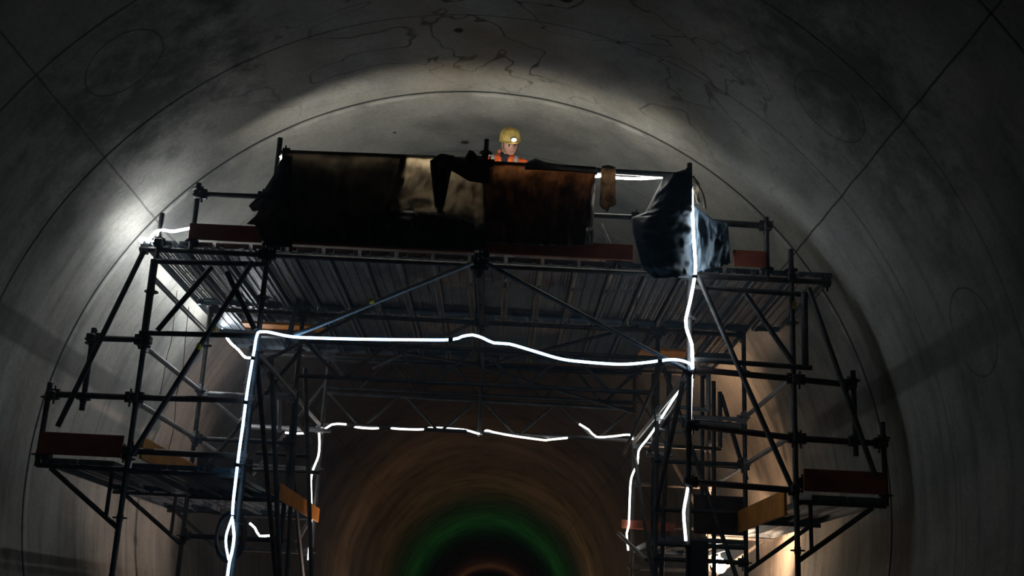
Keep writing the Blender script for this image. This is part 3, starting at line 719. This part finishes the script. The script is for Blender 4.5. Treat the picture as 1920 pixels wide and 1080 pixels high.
def head_mesh(bm, Mx, mi_skin, mi_lip):
    tmp = bmesh.new(); bmesh.ops.create_uvsphere(tmp, u_segments=40, v_segments=30, radius=1)
    vs = []
    def gs(x, y, x0, y0, sx, sy): return math.exp(-((x-x0)/sx)**2-((y-y0)/sy)**2)
    for v in tmp.verts:
        x, y, z = v.co
        X = x*.076; Yv = y*.096; Z = z*.118
        if z < 0:                                    # narrow jaw
            X *= 1-.30*(-z)**1.5; Yv *= 1-.12*(-z)
            if y < 0: Yv -= .010*(-z)
        if y < -.2:
            f = min(1, (-y-.2)*1.6)
            Yv += -f*(.024*gs(X, Z, 0, -.012, .011, .020)      # nose tip
                      + .012*gs(X, Z, 0, .012, .009, .022)     # bridge
                      + .007*gs(abs(X), Z, .030, .040, .024, .010)   # brow
                      - .011*gs(abs(X), Z, .031, .019, .013, .011)   # eye socket
                      + .006*gs(X, Z, 0, -.048, .022, .008)    # lips
                      + .010*gs(X, Z, 0, -.092, .022, .018)    # chin
                      + .005*gs(abs(X), Z, .045, -.010, .018, .018))
        v.co = Vector((X, Yv, Z))
    for f in tmp.faces:
        c = f.calc_center_median()
        f.material_index = mi_lip if (c.y < -.06 and abs(c.x) < .024 and -.056 < c.z < -.041) else mi_skin
    for s in (-1, 1):                                # ears
        e = bmesh.ops.create_uvsphere(tmp, u_segments=12, v_segments=8, radius=1,
              matrix=Matrix.Translation((s*.078, .008, 0)) @ Matrix.Rotation(s*.35, 4, 'Z') @ Matrix.Diagonal((.010, .020, .033, 1)))
    tmp.transform(Mx)
    me = bpy.data.meshes.new('tmp'); tmp.to_mesh(me); tmp.free(); bm.from_mesh(me); bpy.data.meshes.remove(me)
def worker(loc, rotz):
    p = thing('person', 'worker in orange high-visibility vest and yellow helmet with lit headlamp, looking down over the rail', 'person', loc); p.rotation_euler = (0, 0, rotz); p.scale = (.96, .96, .96)
    bm = bmesh.new()
    # trousers and legs, torso, neck, head: one surface set in one mesh
    for s in (-1, 1):
        limb(bm, [(s*.09, 0, .92), (s*.095, -.01, .70), (s*.10, -.02, .50), (s*.10, .0, .30), (s*.10, .02, .10)], [.095, .085, .062, .058, .045], 1)
        limb(bm, [(s*.10, .05, .06), (s*.10, .0, .055), (s*.105, -.08, .045), (s*.11, -.16, .035)], [.045, .05, .045, .030], 3)
    loft(bm, [(.82, 0, 0, .155, .10), (.95, 0, 0, .165, .11), (1.08, 0, .0, .15, .10), (1.22, 0, -.01, .165, .108), (1.34, 0, -.02, .18, .11), (1.41, 0, -.025, .175, .095), (1.455, 0, -.03, .11, .07), (1.49, 0, -.035, .06, .058)], mi=2)
    limb(bm, [(0, -.035, 1.43), (.012, -.045, 1.50), (.03, -.06, 1.55)], [.062, .056, .056], 0)
    for s in (-1, 1):
        limb(bm, [(s*.15, -.02, 1.40), (s*.20, -.02, 1.37), (s*.225, -.03, 1.26), (s*.235, -.06, 1.12), (s*.22, -.17, 1.04), (s*.19, -.28, 1.00)], [.05, .058, .052, .045, .040, .030], 2)
        hand(bm, (s*.185, -.29, .995), (-.25*s, -.95, -.15), (-s*.95, .25, 0), (0, -.1, 1), 0)
    HM = Matrix.Translation((0.05, -.10, 1.565)) @ Matrix.Rotation(math.radians(-10), 4, 'Y') @ Matrix.Rotation(math.radians(12), 4, 'Z') @ Matrix.Rotation(math.radians(38), 4, 'X')
    HM = HM.copy()
    head_mesh(bm, HM, 0, 4)
    link('body', bm, [M['skin'], M['trousers'], M['shirt'], M['boot'], M['lip']], p)
    for s in (-1, 1):
        bm = bmesh.new(); bmesh.ops.create_uvsphere(bm, u_segments=12, v_segments=8, radius=.0115, matrix=HM @ Matrix.Translation((s*.031, -.079, .018))); link('eye', bm, M['eye'], p)
        bm = bmesh.new(); bmesh.ops.create_uvsphere(bm, u_segments=12, v_segments=6, radius=1, matrix=HM @ Matrix.Translation((s*.031, -.097, .036)) @ Matrix.Rotation(-s*.12, 4, 'Y') @ Matrix.Diagonal((.018, .006, .0035, 1))); link('eyebrow', bm, M['hair'], p)
    # hair below the helmet rim
    bm = bmesh.new(); bmesh.ops.create_uvsphere(bm, u_segments=28, v_segments=18, radius=1)
    bmesh.ops.delete(bm, geom=[f for f in bm.faces if f.calc_center_median().z < -.25 or (f.calc_center_median().y < -.25 and f.calc_center_median().z < .5)], context='FACES')
    bm.transform(HM @ Matrix.Diagonal((.081, .101, .122, 1))); link('hair', bm, M['hair'], p)
    # vest: loft with open neck
    bm = bmesh.new()
    loft(bm, [(.86, 0, 0, .178, .125), (1.0, 0, 0, .175, .122), (1.15, 0, -.005, .172, .122), (1.28, 0, -.015, .185, .128), (1.36, 0, -.022, .198, .122), (1.415, 0, -.027, .190, .108), (1.452, 0, -.03, .135, .09), (1.485, 0, -.03, .083, .078)], n=48, cap=(False, False))
    kill = [f for f in bm.faces if (lambda c: c.y < -.05 and abs(c.x) < (c.z-1.27)*.36)(f.calc_center_median())]
    bmesh.ops.delete(bm, geom=kill, context='FACES')
    for s in (-1, 1):
        limb(bm, [(s*.15, -.02, 1.40), (s*.195, -.02, 1.38), (s*.225, -.025, 1.31), (s*.235, -.035, 1.22)], [.062, .071, .066, .066], 0, 18)
    ve = link('vest', bm, M['hivis'], p); ve.modifiers.new('thickness', 'SOLIDIFY').thickness = .004
    for s in (-1, 1):
        bm = bmesh.new()                          # reflective shoulder bands running over the shoulder
        pts = [(s*.115, -.155, 1.18), (s*.117, -.160, 1.28), (s*.120, -.157, 1.36), (s*.122, -.140, 1.42), (s*.124, -.09, 1.455), (s*.124, -.03, 1.463), (s*.124, .04, 1.455), (s*.12, .09, 1.40)]
        prev = None
        for (x, y, z) in pts:
            a, b = bm.verts.new((x-.018, y, z+.006)), bm.verts.new((x+.018, y, z-.010))
            if prev: bm.faces.new((prev[0], prev[1], b, a))
            prev = (a, b)
        rb = link('reflective_band', bm, M['reflect'], ve); rb.modifiers.new('thickness', 'SOLIDIFY').thickness = .003
    bm = bmesh.new(); loft(bm, [(1.02, 0, 0, .181, .128), (1.07, 0, 0, .180, .127)], n=48, cap=(False, False)); rb = link('reflective_band', bm, M['reflect'], ve)
    rb.modifiers.new('thickness', 'SOLIDIFY').thickness = .003
    # collar
    bm = bmesh.new(); loft(bm, [(1.47, 0, -.035, .078, .074), (1.51, 0, -.03, .074, .070), (1.52, 0, -.028, .078, .074)], n=30, cap=(False, False))
    bmesh.ops.delete(bm, geom=[f for f in bm.faces if f.calc_center_median().y < -.085], context='FACES')
    co = link('collar', bm, M['hivis'], p); co.modifiers.new('thickness', 'SOLIDIFY').thickness = .006
    # helmet: shell with brim and ridge
    HH = HM @ Matrix.Translation((0, .004, .052)) @ Matrix.Rotation(math.radians(-4), 4, 'X')
    bm = bmesh.new()
    prof = [(.118, 0), (.118, .03), (.113, .07), (.098, .105), (.072, .128), (.038, .141), (.0005, .145)]
    prev = None; n = 40
    for (r, z) in prof:
        ring = []
        for k in range(n):
            a = 2*PI*k/n; rr = r
            ring.append(bm.verts.new((rr*math.cos(a)*.93, rr*math.sin(a)*1.12, z+(.006*math.exp(-(math.cos(a)/.25)**2) if r < .1 else 0))))
        if prev:
            for k in range(n): bm.faces.new((prev[k], prev[(k+1) % n], ring[(k+1) % n], ring[k]))
        prev = ring
    bm.transform(HH); he = link('helmet', bm, M['helmet'], p); he.modifiers.new('thickness', 'SOLIDIFY').thickness = .004
    bm = bmesh.new(); ri, ro = [], []
    for k in range(n):
        a = 2*PI*k/n; c, s_ = math.cos(a), math.sin(a); f = max(0, -s_)**2*.035+.008
        ri.append(bm.verts.new((c*.116*.93, s_*.116*1.12, .004))); ro.append(bm.verts.new((c*(.116*.93+.008), s_*(.116*1.12+f), -.006)))
    for k in range(n): bm.faces.new((ri[k], ri[(k+1) % n], ro[(k+1) % n], ro[k]))
    bm.transform(HH); br = link('brim', bm, M['helmet'], he); br.modifiers.new('thickness', 'SOLIDIFY').thickness = .004
    bm = bmesh.new(); ring0, ring1 = [], []
    for k in range(n):
        a = 2*PI*k/n; c, s_ = math.cos(a), math.sin(a)
        ring0.append(bm.verts.new((c*.117*.93, s_*.117*1.12, .022))); ring1.append(bm.verts.new((c*.114*.93, s_*.114*1.12, .044)))
    for k in range(n): bm.faces.new((ring0[k], ring0[(k+1) % n], ring1[(k+1) % n], ring1[k]))
    bm.transform(HH); hb_ = link('headlamp_strap', bm, M['black'], he); hb_.modifiers.new('thickness', 'SOLIDIFY').thickness = .003
    bm = bmesh.new(); box_into(bm, (-.030, -.165, .018), (.030, -.125, .062)); bmesh.ops.bevel(bm, geom=bm.edges[:], offset=.008, segments=2, affect='EDGES'); bm.transform(HH)
    link('headlamp', bm, M['black'], he, 'auto')
    bm = bmesh.new(); bmesh.ops.create_uvsphere(bm, u_segments=16, v_segments=10, radius=1, matrix=HH @ Matrix.Translation((0, -.166, .034)) @ Matrix.Diagonal((.027, .012, .019, 1))); link('headlamp_lens', bm, M['lens'], he)
    # chin strap
    for s in (-1, 1):
        bm = bmesh.new(); path_into(bm, [HM @ Vector((s*.085, -.02, .05)), HM @ Vector((s*.080, -.03, 0)), HM @ Vector((s*.062, -.035, -.06)), HM @ Vector((s*.02, -.055, -.118))], .003, 6); link('chin_strap', bm, M['black'], he)
    return p
worker((at(946, 300, 11.05).x, 11.05, ZD+H0+.002), 0)
# the headlamp's own beam falls on the rail and chest in front of the worker
lamp('headlamp_beam', 'SPOT', at(959, 262, 10.86), (1.0, .92, .78), 48, .02, at(930, 330, 10.1), 1.6)

# ------------------------------------------------------------------ haze volume added to imitate the blue glow around the ropes
bm = bmesh.new(); bmesh.ops.create_cone(bm, cap_ends=True, segments=48, radius1=TR-.03, radius2=TR-.03, depth=5.6, matrix=Matrix.Translation((TCX, 11.8, TCZ)) @ Matrix.Rotation(PI/2, 4, 'X'))
hm = bpy.data.materials.new('glow_haze_volume'); hm.use_nodes = True; nt = hm.node_tree; nt.nodes.remove(nt.nodes['Principled BSDF'])
vs = nt.nodes.new('ShaderNodeVolumeScatter'); vs.inputs['Color'].default_value = (.35, .65, 1, 1); vs.inputs['Density'].default_value = .013; vs.inputs['Anisotropy'].default_value = .35
nt.links.new(vs.outputs[0], nt.nodes['Material Output'].inputs['Volume'])
o = link('glow_haze', bm, hm); tag(o, 'thin bluish haze added around the scaffold to imitate the glow of the light ropes', 'haze', kind='stuff')

# repeats of a kind share a group
GROUPS = {'light_rope': 'light ropes strung on the scaffold', 'tarpaulin': 'tarpaulins hung around the upper deck', 'toe_board': 'toe boards of the scaffold decks',
          'hanging_cable': 'cables hanging by the left lining', 'plastic_strip': 'frayed strips at the right corner post', 'screen_board': 'dark boards inside the lower towers',
          'timber_board': 'orange boards under the upper deck', 'bearer': 'steel bearers under the upper deck'}
for o in list(COL.objects):
    k = o.name.split('.')[0]
    if k in GROUPS and o.parent is None: o['group'] = GROUPS[k]
